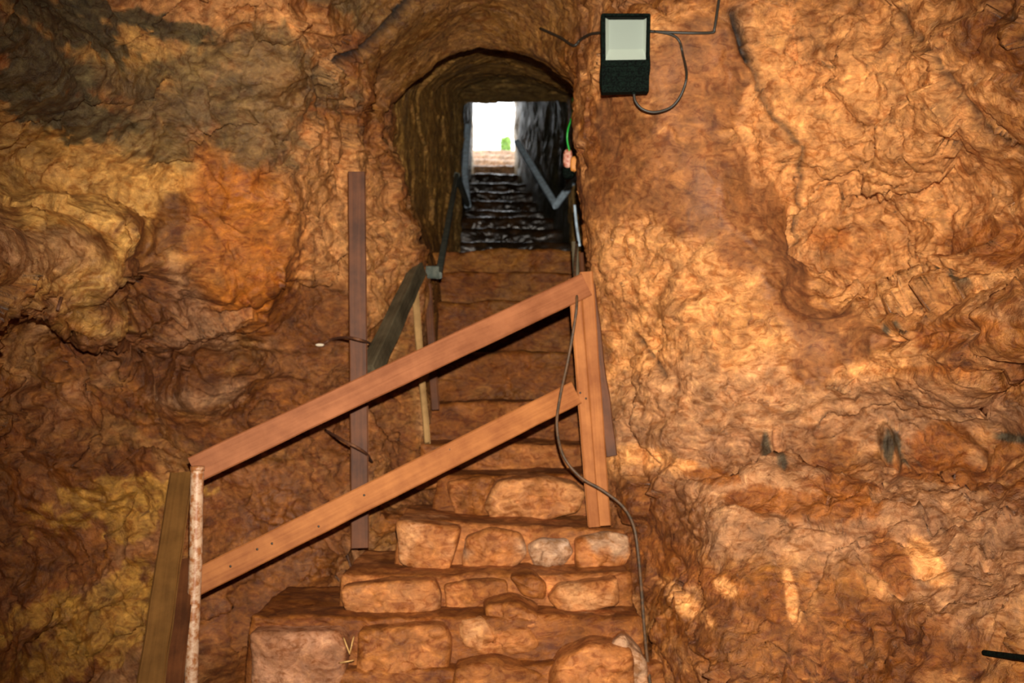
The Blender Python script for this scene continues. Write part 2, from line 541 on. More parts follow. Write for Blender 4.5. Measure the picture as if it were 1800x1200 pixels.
def depth_lookup(A):
    """nearest rock distance along sight lines (to place things on the rock face)"""
    ok = A[:, 1] > 1.0
    px, py = _project(A[ok]); dd = A[ok, 1]
    g = np.full((460, 310), 99.0)
    ix = np.floor((px + 20) / 4).astype(int); iy = np.floor((py + 20) / 4).astype(int)
    m = (ix >= 0) & (ix < 460) & (iy >= 0) & (iy < 310)
    np.minimum.at(g, (ix[m], iy[m]), dd[m])
    return g


_g0 = depth_lookup(V)


def Pw(px, py):
    """point of the (still smooth) rock face behind a pixel"""
    i = min(max(int((px + 20) / 4), 2), 457); j = min(max(int((py + 20) / 4), 2), 307)
    for r in (1, 2, 4, 8, 16):
        g = _g0[max(i - r, 0):i + r + 1, max(j - r, 0):j + r + 1]
        g = g[g < 50]
        if len(g) > 2: break
    return P(px, py, float(np.median(g)))


def blob(V, px, py, rx, ry, d=None, warp=None, soft=0.5, depth=0.7):
    c = Pw(px, py) if d is None else P(px, py, d)
    k = c[1] / FPX
    q = np.sqrt(((V[:, 0] - c[0]) / (rx * k)) ** 2 + ((V[:, 2] - c[2]) / (ry * k)) ** 2 + ((V[:, 1] - c[1]) / depth) ** 2)
    if warp is not None: q = q + warp
    return sstep(1 + soft * 0.5, 1 - soft * 0.5, q)


def polydist(V, pts, d=None):
    best = np.full(len(V), 9.0); near = (V[:, 1] > 2.5) & (V[:, 1] < 6.5); YS = np.array([1, 0.6, 1.0]); Vn = V[near] * YS; bn = np.full(len(Vn), 9.0)
    dn = []
    for p, q in zip(pts[:-1], pts[1:]):
        k = max(1, int(math.hypot(q[0] - p[0], q[1] - p[1]) / 16))
        dn += [(p[0] + (q[0] - p[0]) * t / k + 3 * math.sin(p[1] + t * 2.3), p[1] + (q[1] - p[1]) * t / k + 3 * math.cos(p[0] + t * 1.9)) for t in range(k)]
    dn.append(pts[-1])
    pw = [Pw(*p) if d is None else P(p[0], p[1], d) for p in dn]
    pw = [q_ * YS for q_ in pw]
    for a, b in zip(pw[:-1], pw[1:]):
        ab = b - a
        t = np.clip(((Vn - a) @ ab) / (ab @ ab), 0, 1)
        bn = np.minimum(bn, np.linalg.norm(Vn - (a + t[:, None] * ab), axis=1))
    best[near] = bn
    return best


warp = 0.45 * fbm(V * 2.6, 4, 11)
warp2 = 0.30 * fbm(V * 7.0, 4, 21)
warp3 = 0.35 * fbm(V * 19.0, 3, 24)
mud_smooth = np.zeros(len(V)); mud_paint = None
for (px, py, rx, ry) in [(1230, 120, 90, 90), (1170, 190, 130, 90), (1140, 300, 120, 90), (1230, 330, 130, 100), (1330, 400, 90, 90), (1390, 500, 65, 75), (1440, 560, 60, 50),
                         (1480, 600, 60, 40), (1430, 640, 35, 40)]:
    mud_smooth = np.maximum(mud_smooth, blob(V, px, py, rx, ry, warp=warp * 0.5 + warp2 * 0.35, soft=0.35))
archz = blob(V, 840, 70, 210, 130, d=5.1, depth=0.9, soft=0.5)
passage = sstep(5.4, 6.0, V[:, 1])

# displacement
Wp = V + 0.12 * np.stack([perlin(V * 2.1, 31), perlin(V * 2.1, 32), perlin(V * 2.1, 33)], 1)
Wp2 = Wp + 0.05 * np.stack([perlin(V * 7, 35), perlin(V * 7, 36), perlin(V * 7, 37)], 1) + 0.015 * np.stack([perlin(V * 22, 38), perlin(V * 22, 39), perlin(V * 22, 30)], 1)
big = perlin(V * 1.5, 1) * 0.07
f1, f2 = cellular(Wp * np.array([2.4, 2.4, 3.2]), 5)
cel = (np.minimum(f2 - f1, 0.5) - 0.22)
g1, g2 = cellular(Wp * np.array([6.0, 6.0, 8.0]) + 3.3, 6)
cel2 = (np.minimum(g2 - g1, 0.45) - 0.2)
bil = np.abs(perlin(Wp * np.array([3.0, 3.5, 5.0]), 2)) - 0.25
fa1 = facet(Wp2 * np.array([2.6, 2.6, 3.6]), 12)
fa2 = facet(Wp2 * np.array([6.5, 6.5, 9.5]) + 1.7, 13)
fa3 = facet(Wp2 * np.array([15.0, 15.0, 21.0]) + 4.1, 14)
rid = 0.25 - np.abs(perlin(Wp * np.array([8.0, 8.0, 13.0]), 3))
med = perlin(Wp * np.array([14.0, 16.0, 22.0]), 4)
fin = perlin(V * 34.0, 7)
mud_paint = mud_smooth.copy()
for (px, py, rx, ry, am) in [(420, 420, 90, 130, .6), (170, 380, 110, 130, .6), (470, 930, 130, 110, .55), (450, 1060, 130, 120, .55), (430, 180, 110, 60, .3)]:
    mud_smooth = np.maximum(mud_smooth, am * blob(V, px, py, rx, ry, warp=warp * 0.6 + warp2 * 0.4, soft=0.5))
calm = 1 - 0.82 * mud_smooth
calm = calm * (1 - 0.6 * archz) * (1 - 0.62 * passage)
rub = sstep(0.2, 0.7, perlin(V * 1.3, 40) + 0.35)           # rubbly and smoother areas
disp = big + calm * (0.035 * cel + 0.012 * cel2 + 0.045 * bil + 0.075 * fa1 + 0.034 * fa2 * (0.5 + 0.5 * rub) + 0.016 * fa3 * (0.3 + 0.7 * rub) + 0.03 * rid * (0.3 + 0.7 * rub) + 0.016 * med * (0.5 + 0.5 * rub) + 0.006 * fin)
disp = disp * (1 - 0.4 * passage)
mouth = np.exp(-((V[:, 0] - 0.32) / 0.12) ** 2) * sstep(4.0, 4.3, V[:, 1]) * sstep(6.5, 5.5, V[:, 1])
lip = np.exp(-((V[:, 2] - 3.3) / 0.22) ** 2) * sstep(4.7, 4.9, V[:, 1]) * sstep(6.2, 5.8, V[:, 1]) * (np.abs(V[:, 0] + 0.1) < 0.8)
disp = disp * (1 - 0.65 * np.maximum(mouth, lip))
# strata lines in the arch
disp += archz * 0.004 * perlin(V * np.array([2, 2, 22.0]) + 5, 8)
dents = [(1300, 800, 45, 40, .05), (1372, 790, 10, 38, .07), (1560, 578, 10, 16, .06), (1562, 785, 12, 38, .09), (1650, 592, 26, 26, .06), (1650, 800, 50, 60, .05), (1565, 600, 14, 14, .05),
         (1400, 885, 110, 26, .05), (1250, 838, 45, 10, .04), (1600, 640, 60, 14, .03), (1750, 800, 40, 60, .06), (1760, 430, 60, 60, .05), (1660, 480, 12, 30, .05),
         (105, 535, 5, 14, .03), (255, 960, 16, 26, .05), (330, 660, 50, 60, .06), (700, 300, 30, 60, .05), (480, 640, 110, 25, .04), (520, 165, 40, 30, -.03), (540, 540, 50, 60, .04),
         (60, 700, 12, 20, .05), (1430, 520, 60, 40, .05), (420, 420, 90, 140, -.11), (170, 400, 110, 120, -.06), (330, 520, 25, 90, .05), (275, 520, 35, 130, .12), (250, 640, 40, 50, .08), (470, 780, 160, 30, .05)]
for px, py, rx, ry, am in dents:
    disp -= am * blob(V, px, py, rx, ry, warp=warp2 * 0.6, soft=0.6, depth=0.3)
Vd = V + Nn * disp[:, None]
_g0 = depth_lookup(Vd)
# grooves
cracks = [([(690, 172), (740, 132), (790, 92), (840, 70), (872, 56), (905, 74), (950, 92), (1000, 98)], 0.012, 0.03, 5.35),
          ([(555, 135), (600, 112), (640, 88), (672, 60), (705, 25), (745, -15)], 0.018, 0.13, None),
          ([(1288, 20), (1298, 50), (1306, 72), (1320, 105)], 0.016, 0.14, None),
          ([(1320, 105), (1330, 140), (1350, 190), (1390, 235), (1410, 265), (1408, 330), (1402, 400), (1410, 440)], 0.012, 0.07, None),
          ([(1580, 20), (1620, 80), (1680, 160), (1740, 240), (1800, 270)], 0.014, 0.07, None),
          ([(1745, -20), (1775, 40), (1810, 100)], 0.018, 0.09, None),
          ([(1112, 585), (1140, 620), (1166, 660)], 0.012, 0.06, None),
          ([(1256, 765), (1330, 762), (1400, 762), (1500, 770)], 0.010, 0.03, None),
          ([(1262, 770), (1258, 800), (1250, 825)], 0.012, 0.035, None)]
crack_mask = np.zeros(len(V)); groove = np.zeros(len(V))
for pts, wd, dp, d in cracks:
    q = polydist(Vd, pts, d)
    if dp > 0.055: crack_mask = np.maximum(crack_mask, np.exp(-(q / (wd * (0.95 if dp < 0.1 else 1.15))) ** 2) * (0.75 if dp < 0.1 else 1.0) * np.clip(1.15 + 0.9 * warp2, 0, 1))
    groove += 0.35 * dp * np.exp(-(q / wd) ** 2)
Vd = Vd - Nn * groove[:, None]

# where the finished rock face is met along a sight line (to lay cables on it)
_gw = depth_lookup(Vd)


def S(px, py, off=0.01):
    i = int((px + 20) / 4); j = int((py + 20) / 4)
    i = min(max(i, 2), 457); j = min(max(j, 2), 307)
    for r in (1, 2, 4, 8):
        d = float(_gw[max(i - r, 0):i + r + 1, max(j - r, 0):j + r + 1].min())
        if d < 50: break
    return P(px, py, d - off)


# colours of the rock, mud and stains
mud = np.array([0.19, 0.055, 0.007]); mudlt = np.array([0.31, 0.105, 0.018]); tan = np.array([0.69, 0.295, 0.090]); lilac = np.array([0.37, 0.175, 0.078])
ochre = np.array([0.68, 0.35, 0.085]); orange = np.array([0.46, 0.13, 0.010]); soot = np.array([0.075, 0.050, 0.018]); olive = np.array([0.22, 0.105, 0.022])
pinkmud = np.array([0.26, 0.09, 0.022]); yellow = np.array([0.50, 0.24, 0.035])


def mixc(c, k, m):
    return c * (1 - m[:, None]) + k * m[:, None]


na = fbm(Wp * 3.0, 5, 50); nb = fbm(Wp * np.array([4.0, 4.0, 7.0]), 5, 60); nc = fbm(V * 9, 4, 70)
col = np.repeat(mudlt[None], len(V), 0)
col = mixc(col, mud, sstep(-0.15, 0.35, na))
left = sstep(0.1, -0.5, V[:, 0])
col = mixc(col, olive * 1.1, 0.55 * left * sstep(-0.2, 0.3, nb))
col = mixc(col, tan * 0.8, (0.35 + 0.25 * (1 - left)) * sstep(0.05, 0.45, nb + 0.3 * nc))
col = mixc(col, lilac * 0.9, 0.5 * sstep(0.15, 0.45, -na + 0.3 * nc))


def paint(k, lst, w=0.6, soft=0.6, amt=1.0, w2=0.6):
    global col
    m = np.zeros(len(V))
    for (px, py, rx, ry) in lst:
        m = np.maximum(m, blob(Vd, px, py, rx, ry, warp=warp * w + (warp2 + warp3) * w2, soft=soft, depth=0.6))
    col = mixc(col, k, m * amt)


# broad areas first
paint(tan, [(1500, 260, 330, 260), (1240, 470, 260, 130), (1640, 430, 220, 170), (1130, 430, 90, 110), (1400, 640, 240, 110), (1160, 640, 100, 110), (1120, 80, 160, 60)], amt=0.88, soft=0.8)
paint(lilac * 1.12, [(1250, 740, 210, 110), (1560, 720, 200, 60), (1500, 900, 260, 90), (1300, 920, 160, 60), (1700, 980, 150, 110)], amt=0.65)
paint(pinkmud * 1.15, [(470, 930, 140, 110), (450, 1080, 140, 110), (620, 760, 100, 70)], amt=0.6)
paint(tan * 0.92, [(620, 400, 110, 150), (560, 260, 110, 60), (440, 60, 200, 70)], amt=0.7)
paint(mud, [(500, 700, 200, 110), (480, 1000, 180, 200), (260, 620, 70, 60), (1350, 1130, 260, 90), (1130, 900, 90, 60), (60, 900, 120, 200), (470, 880, 140, 60), (820, 860, 150, 100)], amt=0.75)
paint(ochre, [(160, 340, 120, 90), (180, 440, 100, 90), (270, 300, 70, 50), (130, 380, 70, 110)], amt=0.9, soft=0.7)
paint(ochre * 0.75, [(215, 560, 60, 60), (40, 330, 60, 90), (160, 60, 220, 60), (40, 230, 80, 60)], amt=0.7)
paint(yellow, [(215, 880, 90, 35), (250, 920, 30, 28), (200, 1060, 60, 50), (190, 1110, 70, 50), (120, 1150, 60, 30), (90, 1080, 40, 25)], amt=0.72, w2=1.4, soft=0.3)
paint(lilac, [(310, 540, 45, 80), (340, 590, 50, 40), (250, 620, 50, 40), (40, 420, 60, 60), (360, 690, 80, 30)], amt=0.75)
paint(orange, [(420, 420, 80, 110), (400, 330, 70, 60), (450, 510, 60, 60), (540, 170, 40, 25)], amt=0.75, soft=1.0)
paint(orange * 0.9, [(1300, 440, 40, 40), (1480, 880, 40, 12), (1640, 650, 60, 8), (1460, 420, 40, 20)], amt=0.7)
paint(mud * 0.85, [(270, 500, 34, 110), (330, 650, 60, 50), (240, 620, 40, 60), (560, 560, 70, 60), (300, 390, 26, 50)], amt=0.85, soft=0.4)
paint(soot, [(70, 170, 90, 40), (60, 110, 45, 70), (130, 50, 60, 45), (160, 15, 50, 18), (5, 60, 20, 25), (250, 40, 60, 14), (300, 50, 60, 12)], amt=0.95, soft=0.3, w2=1.2)
paint(soot * 1.6, [(500, 130, 110, 55), (430, 180, 110, 60), (300, 180, 150, 35), (340, 130, 60, 25), (250, 240, 60, 35), (450, 240, 80, 50), (620, 5, 120, 25)], amt=0.75, soft=0.7, w2=1.2)
col = mixc(col, pinkmud * 0.86, mud_paint * 0.95)
col = mixc(col, tan * 0.85, mud_paint * 0.5 * sstep(0.42, 0.7, fbm(V * np.array([3.0, 3, 9.0]), 4, 91)))
paint(mud * 1.5, [(1400, 885, 110, 26), (1250, 838, 42, 10), (1470, 850, 70, 16), (1570, 990, 30, 50), (1650, 830, 110, 12), (1650, 590, 24, 28), (1650, 800, 40, 60), (1760, 430, 50, 50), (1200, 990, 80, 30)], amt=0.9, soft=0.25)
paint(tan * 1.15, [(1630, 990, 26, 34), (1195, 1050, 20, 18), (1270, 1030, 14, 14), (1120, 600, 40, 50), (1390, 1050, 10, 40), (1115, 800, 60, 20), (1190, 815, 30, 10)], amt=0.9, soft=0.4)
paint(np.array([0.03, 0.035, 0.02]), [(1372, 795, 7, 30), (1561, 785, 9, 34), (1558, 578, 8, 14), (1665, 480, 7, 34), (1790, 770, 30, 8)], amt=0.85, soft=0.5, w2=0.4)  # near-black painted into the dents as the shade of the holes
col = mixc(col, olive * np.array([1.15, 1.05, 1.0]), archz * 0.85)
# the passage: brown low down, dark olive higher and further in
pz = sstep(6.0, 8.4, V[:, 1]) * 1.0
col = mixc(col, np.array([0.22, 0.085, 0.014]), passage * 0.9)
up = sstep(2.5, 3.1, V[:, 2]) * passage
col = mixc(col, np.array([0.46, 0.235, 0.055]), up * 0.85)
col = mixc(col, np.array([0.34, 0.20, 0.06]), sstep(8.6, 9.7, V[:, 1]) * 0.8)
col = col * (1 + 0.18 * np.clip(nc, -1, 1))[:, None]
col = mixc(col, np.array([0.004, 0.003, 0.002]), crack_mask)     # shade inside the fissures, painted black into the rock colour

# split the shell into walls, ceiling and floor
fc = V[Fq].mean(1); fn = Nn[Fq].mean(1)
# keep only what the photo could plausibly see at full detail; everything stays
crk_a = P(560, 128, 4.5); crk_b = P(745, -10, 4.5)
ceil = (fn[:, 2] < -0.62) & (fc[:, 2] > 3.0)
flr = (fn[:, 2] > 0.60) & (fc[:, 2] < 2.7) & (fc[:, 2] < 0.9 + 0.0 * fc[:, 1]) | ((fn[:, 2] > 0.55) & (fc[:, 1] > 4.6) & (fc[:, 2] < 2.8) & (np.abs(fc[:, 0]) < 0.5))
rgt = (fc[:, 0] > 0.0) & ~ceil & ~flr
lft = ~rgt & ~ceil & ~flr


def sub(name, mask):
    f = Fq[mask]
    u, inv = np.unique(f.ravel(), return_inverse=True)
    me = mesh_np(name, Vd[u], inv.reshape(-1, 4))
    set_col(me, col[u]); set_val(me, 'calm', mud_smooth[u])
    o = link(name, me, M_ROCK)
    tag(o, kind='structure')
    return o


o = sub('wall_left', lft); o['label'] = 'brown and ochre cave wall with black stains left of the stairs'
o = sub('wall_right', rgt); o['label'] = 'tan cave wall and mud covered rock buttress right of the stairs'
o = sub('ceiling', ceil); o['label'] = 'rock ceiling over the tunnel mouth and chamber'
o = sub('floor', flr); o['label'] = 'muddy cave floor under the stairs'


# ------------------------------------------------------------------ upper tunnel (beyond 10 m) and its mouth outside
def tunnel():
    ys = np.arange(9.9, 17.7, 0.07)
    nseg = 150
    rows = []
    for y in ys:
        k = (y - 10) / 9.0
        xl = -0.53 + k * (-0.11); xr = 0.62 + k * (-0.70)
        zt = 4.50 + k * 2.52 ; zb = 2.62 + k * 2.35
        # the roof drops toward the exit on the left
        ring = []
        for i in range(nseg):
            a = i / nseg * 4
            s = a % 1
            if a < 1: q = (xl + (xr - xl) * s, zt)
            elif a < 2: q = (xr, zt + (zb - zt) * s)
            elif a < 3: q = (xr + (xl - xr) * s, zb)
            else: q = (xl, zb + (zt - zb) * s)
            cxx, cz = (xl + xr) / 2, (zt + zb) / 2
            # round the corners a little
            dx, dz = q[0] - cxx, q[1] - cz
            e = 6.0
            rr = (abs(dx / ((xr - xl) / 2)) ** e + abs(dz / ((zt - zb) / 2)) ** e) ** (1 / e)
            ring.append((cxx + dx / rr, y, cz + dz / rr))
        rows.append(ring)
    R = np.array(rows)
    ny = len(ys)
    Vt = R.reshape(-1, 3)
    ctr = np.repeat(R.mean(1), nseg, 0)
    nrm = ctr - Vt; nrm /= np.linalg.norm(nrm, axis=1)[:, None] + 1e-9
    dsp = 0.06 * perlin(Vt * 1.8, 101) + 0.05 * np.abs(perlin(Vt * np.array([6, 4, 3.0]), 102)) + 0.02 * perlin(Vt * 12, 103)
    Vt2 = Vt - nrm * (0.03 - dsp)[:, None]
    i, j = np.meshgrid(np.arange(ny - 1), np.arange(nseg), indexing='ij')
    j2 = (j + 1) % nseg
    F = np.stack([i * nseg + j, (i + 1) * nseg + j, (i + 1) * nseg + j2, i * nseg + j2], -1).reshape(-1, 4)
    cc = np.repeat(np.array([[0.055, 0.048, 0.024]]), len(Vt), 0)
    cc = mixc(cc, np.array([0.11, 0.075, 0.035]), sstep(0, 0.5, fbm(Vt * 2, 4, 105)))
    cc = mixc(cc, np.array([0.55, 0.42, 0.25]), sstep(16.2, 17.4, Vt[:, 1]))  # pale toward the exit: daylight on the rock put into the colour
    fcx = Vt[F].mean(1)
    k = (fcx[:, 1] - 10) / 9.0
    mid = (0.03 + k * -0.395)
    zt = 4.50 + k * 2.52; zb = 2.62 + k * 2.35
    top = fcx[:, 2] > zt - 0.12
    bot = fcx[:, 2] < zb + 0.06
    out = {'ceiling_tunnel': top, 'floor_tunnel': bot & ~top, 'wall_tunnel_left': ~top & ~bot & (fcx[:, 0] < mid), 'wall_tunnel_right': ~top & ~bot & (fcx[:, 0] >= mid)}
    for nm, mk in out.items():
        f = F[mk]
        u, inv = np.unique(f.ravel(), return_inverse=True)
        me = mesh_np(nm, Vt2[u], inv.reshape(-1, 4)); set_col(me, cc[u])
        tag(link(nm, me, M_WETWALL), kind='structure')


tunnel()


# ------------------------------------------------------------------ rock blocks for the steps
def resample(poly, n):
    poly = np.array(poly, float)
    nx = np.roll(poly, -1, 0)
    L = np.linalg.norm(nx - poly, axis=1); S = np.r_[0, np.cumsum(L)]
    t = np.linspace(0, S[-1], n, endpoint=False)
    out = []
    for v in t:
        k = min(np.searchsorted(S, v, 'right') - 1, len(poly) - 1)
        out.append(poly[k] + (nx[k] - poly[k]) * ((v - S[k]) / max(L[k], 1e-9)))
    out = np.array(out)
    for _ in range(2):
        out = 0.25 * np.roll(out, 1, 0) + 0.5 * out + 0.25 * np.roll(out, -1, 0)
    return out


def block(name, poly_px, d, depth, mat, parent, c1, c2, seed=0, rnd=0.03, rough=0.012, res=0.012, tilt=0.0, dome=0.01, label=None, lean=0.0):
    """A stone: outline given where its front shows (px), front at distance d, extruded back by depth"""
    pts = np.array([P(px, py, d) for px, py in poly_px])[:, [0, 2]]
    per = np.linalg.norm(np.roll(pts, -1, 0) - pts, axis=1).sum()
    n = int(max(24, min(per / res, 420)))
    o = resample(pts, n)
    c = o.mean(0)
    # inset rings: inside -> edge -> back
    w_ = np.abs(o - c)
    rings = []
    m = 16
    minr = min(np.ptp(o[:, 0]), np.ptp(o[:, 1])) / 2
    for k in range(m):
        s = k / (m - 1)
        ss = (s * (1 - rnd / minr)) if minr > rnd else s * 0.6
        rings.append((ss, -dome * (1 - s * s)))
    for a in np.linspace(0.2, 1, 5) * math.pi / 2:
        rings.append(((1 - rnd / minr) + rnd / minr * math.sin(a) if minr > rnd else 0.6 + 0.4 * math.sin(a), rnd * (1 - math.cos(a))))
    nb_ = max(3, int(depth / (res * 1.6)))
    for s in np.linspace(0, 1, nb_ + 1)[1:]:
        rings.append((1.0, rnd + (depth - rnd) * s))
    V_ = [[c[0], d - dome, c[1]]]
    for s, dy in rings[1:]:
        for q in o:
            p2 = c + (q - c) * s
            V_.append([p2[0], d + dy + tilt * (p2[0] - c[0]) + lean * (p2[1] - c[1]), p2[1]])
    V_.append([c[0], d + depth, c[1]])
    V_ = np.array(V_)
    F3 = []
    nr = len(rings) - 1
    bm = bmesh.new()
    # displacement
    nz = 0.5 * perlin(V_ * 5 + seed, 201) + 0.35 * perlin(V_ * 12 + seed, 202) + 0.22 * perlin(V_ * 26 + seed, 203)
    nx_ = 0.5 * perlin(V_ * 5 + seed + 9, 204) + 0.3 * perlin(V_ * 13 + seed, 205)
    nz2 = 0.5 * perlin(V_ * 5 + seed + 19, 206) + 0.3 * perlin(V_ * 13 + seed, 207)
    fq = facet(V_ * np.array([14.0, 9.0, 17.0]) + seed + 0.12 * np.stack([nx_, nz, nz2], 1), 209)
    V2 = V_ + 1.25 * rough * np.stack([nx_, nz * 1.6 + 0.55 * fq, nz2], 1)
    vs = [bm.verts.new(v) for v in V2]
    for k in range(n):
        bm.faces.new((vs[0], vs[1 + (k + 1) % n], vs[1 + k]))
    for r in range(nr - 1):
        a0 = 1 + r * n; b0 = a0 + n
        for k in range(n):
            k2 = (k + 1) % n
            bm.faces.new((vs[a0 + k], vs[a0 + k2], vs[b0 + k2], vs[b0 + k]))
    a0 = 1 + (nr - 1) * n
    for k in range(n):
        bm.faces.new((vs[-1], vs[a0 + k], vs[a0 + (k + 1) % n]))
    bmesh.ops.recalc_face_normals(bm, faces=bm.faces)
    me = bpy.data.meshes.new(name); bm.to_mesh(me); bm.free()
    cc = np.repeat(np.array(c1)[None], len(V_), 0)
    cc = mixc(cc, np.array(c2), sstep(-0.1, 0.4, fbm(V_ * 5 + seed, 4, 210)))
    cc = cc * (1 + 0.2 * fbm(V_ * 14 + seed, 3, 215))[:, None]
    set_col(me, cc)
    ob = link(name, me, mat, parent)
    if label: ob['label'] = label
    return ob


A_ = (0.40, 0.14, 0.036); B_ = (0.27, 0.088, 0.018); G_ = (0.42, 0.23, 0.125); K_ = (0.19, 0.056, 0.008)

lower = empty('stone_staircase', P(780, 1200, 4.1), 'lower flight of rough orange-brown stone and mud steps below the tunnel mouth', 'stairs')


def step(poly, d, depth, seed, c1=K_, c2=B_, rough=0.016, rnd=0.03, mat=None, parent=None, **k):
    return block('step', poly, d, depth, mat or M_STONE, parent or lower, c1, c2, seed=seed, rough=rough, rnd=rnd, **k)


# bottom course (step, then its stones)
s0 = step([(560, 1180), (1170, 1165), (1180, 1330), (540, 1330)], 3.90, 0.4, 1)
block('stone', [(970, 1195), (985, 1160), (1040, 1135), (1110, 1150), (1120, 1210), (1110, 1290), (980, 1290)], 3.82, 0.3, M_STONE, s0, A_, B_, 2, rnd=0.05, rough=0.02)
block('stone', [(1060, 1150), (1100, 1120), (1140, 1160), (1150, 1250), (1090, 1270)], 3.85, 0.3, M_STONE, s0, A_, G_, 3, rnd=0.04, rough=0.02)
block('stone', [(800, 1180), (870, 1165), (950, 1190), (950, 1290), (790, 1290)], 3.86, 0.3, M_STONE, s0, B_, K_, 4, rnd=0.05, rough=0.02)
s1 = step([(440, 1085), (800, 1085), (1130, 1085), (1140, 1230), (425, 1230)], 4.0, 0.6, 5)
block('stone', [(437, 1112), (520, 1110), (592, 1108), (612, 1135), (604, 1190), (592, 1225), (437, 1215)], 3.90, 0.42, M_STONE, s1, (0.44, 0.20, 0.10), (0.34, 0.14, 0.06), 6, rnd=0.028, tilt=-0.05, label='squared pinkish brown stone')
block('stone', [(628, 1110), (720, 1100), (780, 1100), (794, 1130), (792, 1178), (760, 1198), (628, 1205)], 3.92, 0.38, M_STONE, s1, A_, B_, 7, rnd=0.032)
block('stone', [(800, 1095), (850, 1085), (870, 1110), (930, 1105), (955, 1135), (940, 1150), (860, 1160), (815, 1140)], 3.97, 0.3, M_STONE, s1, A_, (0.5, 0.22, 0.08), 8, rnd=0.035, rough=0.022)
block('stone', [(850, 1065), (900, 1058), (945, 1075), (950, 1105), (880, 1112), (852, 1095)], 4.02, 0.3, M_STONE, s1, B_, A_, 9, rnd=0.03, rough=0.022)
block('stone', [(955, 1090), (1010, 1082), (1060, 1078), (1110, 1085), (1108, 1105), (1050, 1122), (975, 1120)], 4.03, 0.3, M_STONE, s1, A_, G_, 10, rnd=0.028, rough=0.02)
s2 = step([(600, 1010), (860, 1010), (1110, 1008), (1118, 1120), (590, 1120)], 4.20, 0.6, 11, c1=B_, c2=A_)
block('stone', [(598, 1032), (680, 1024), (765, 1020), (775, 1050), (770, 1088), (690, 1092), (616, 1094), (602, 1065)], 4.10, 0.42, M_STONE, s2, A_, (0.36, 0.14, 0.045), 12, rnd=0.025, label='long squared orange stone')
block('stone', [(778, 1030), (840, 1018), (890, 1020), (892, 1055), (850, 1075), (785, 1075)], 4.17, 0.3, M_STONE, s2, B_, A_, 13, rnd=0.03, rough=0.02)
block('stone', [(895, 1015), (935, 1008), (962, 1025), (958, 1055), (915, 1052)], 4.16, 0.3, M_STONE, s2, B_, K_, 14, rnd=0.03, rough=0.02)
block('stone', [(960, 1055), (985, 1030), (1040, 1020), (1086, 1015), (1090, 1062), (1040, 1072), (985, 1078)], 4.12, 0.35, M_STONE, s2, A_, (0.50, 0.22, 0.08), 15, rnd=0.028, rough=0.018)
s3 = step([(700, 915), (880, 925), (1100, 930), (1120, 1035), (690, 1030)], 4.44, 0.6, 16, c1=B_, c2=A_)
block('stone', [(694, 915), (740, 918), (810, 930), (803, 965), (790, 1005), (742, 1008), (700, 995)], 4.34, 0.4, M_STONE, s3, A_, (0.50, 0.22, 0.085), 17, rnd=0.022, tilt=-0.1, label='squared orange stone')
block('stone', [(818, 945), (860, 930), (915, 940), (928, 975), (905, 1003), (845, 1008), (810, 1000)], 4.38, 0.3, M_STONE, s3, A_, G_, 18, rnd=0.035, rough=0.02)
block('stone', [(930, 960), (950, 945), (1000, 948), (1008, 975), (990, 1000), (940, 998)], 4.38, 0.3, M_STONE, s3, G_, (0.52, 0.33, 0.22), 19, rnd=0.035, rough=0.02, label='pale crusted stone')
block('stone', [(1012, 950), (1060, 940), (1108, 945), (1115, 990), (1060, 1005), (1015, 1000)], 4.38, 0.3, M_STONE, s3, A_, G_, 20, rnd=0.03, rough=0.02)
s4 = step([(770, 840), (1030, 832), (1060, 840), (1070, 950), (750, 940)], 4.86, 0.6, 21)
block('stone', [(868, 848), (900, 840), (960, 838), (1010, 850), (1030, 865), (1020, 895), (975, 912), (915, 926), (868, 922), (850, 890)], 4.72, 0.35, M_STONE, s4, (0.46, 0.185, 0.06), A_, 22, rnd=0.03, rough=0.022, label='large broken orange stone')
block('stone', [(788, 850), (830, 838), (870, 842), (872, 900), (860, 925), (800, 915)], 4.80, 0.3, M_STONE, s4, B_, A_, 23, rnd=0.05, rough=0.028)
step([(740, 782), (850, 776), (1040, 782), (1050, 860), (730, 860)], 5.25, 0.6, 24, c1=B_, c2=A_, rough=0.02)
step([(700, 712), (880, 704), (1060, 712), (1060, 800), (690, 800)], 5.65, 0.6, 25, c1=K_, c2=B_, rough=0.02)
step([(720, 622), (880, 618), (1080, 622), (1080, 725), (720, 725)], 6.1, 0.6, 26, c1=K_, c2=(0.20, 0.07, 0.013), rough=0.022)
step([(720, 532), (880, 528), (1080, 532), (1080, 640), (720, 640)], 6.6, 0.7, 27, c1=K_, c2=(0.22, 0.08, 0.015), rough=0.022)
step([(720, 445), (850, 438), (940, 436), (1080, 445), (1080, 550), (720, 550)], 7.2, 3.0, 28, c1=(0.26, 0.095, 0.015), c2=K_, rough=0.022)
step([(720, 480), (880, 476), (1080, 482), (1080, 560), (720, 560)], 6.95, 0.4, 29, c1=K_, c2=(0.22, 0.08, 0.015), rough=0.02)

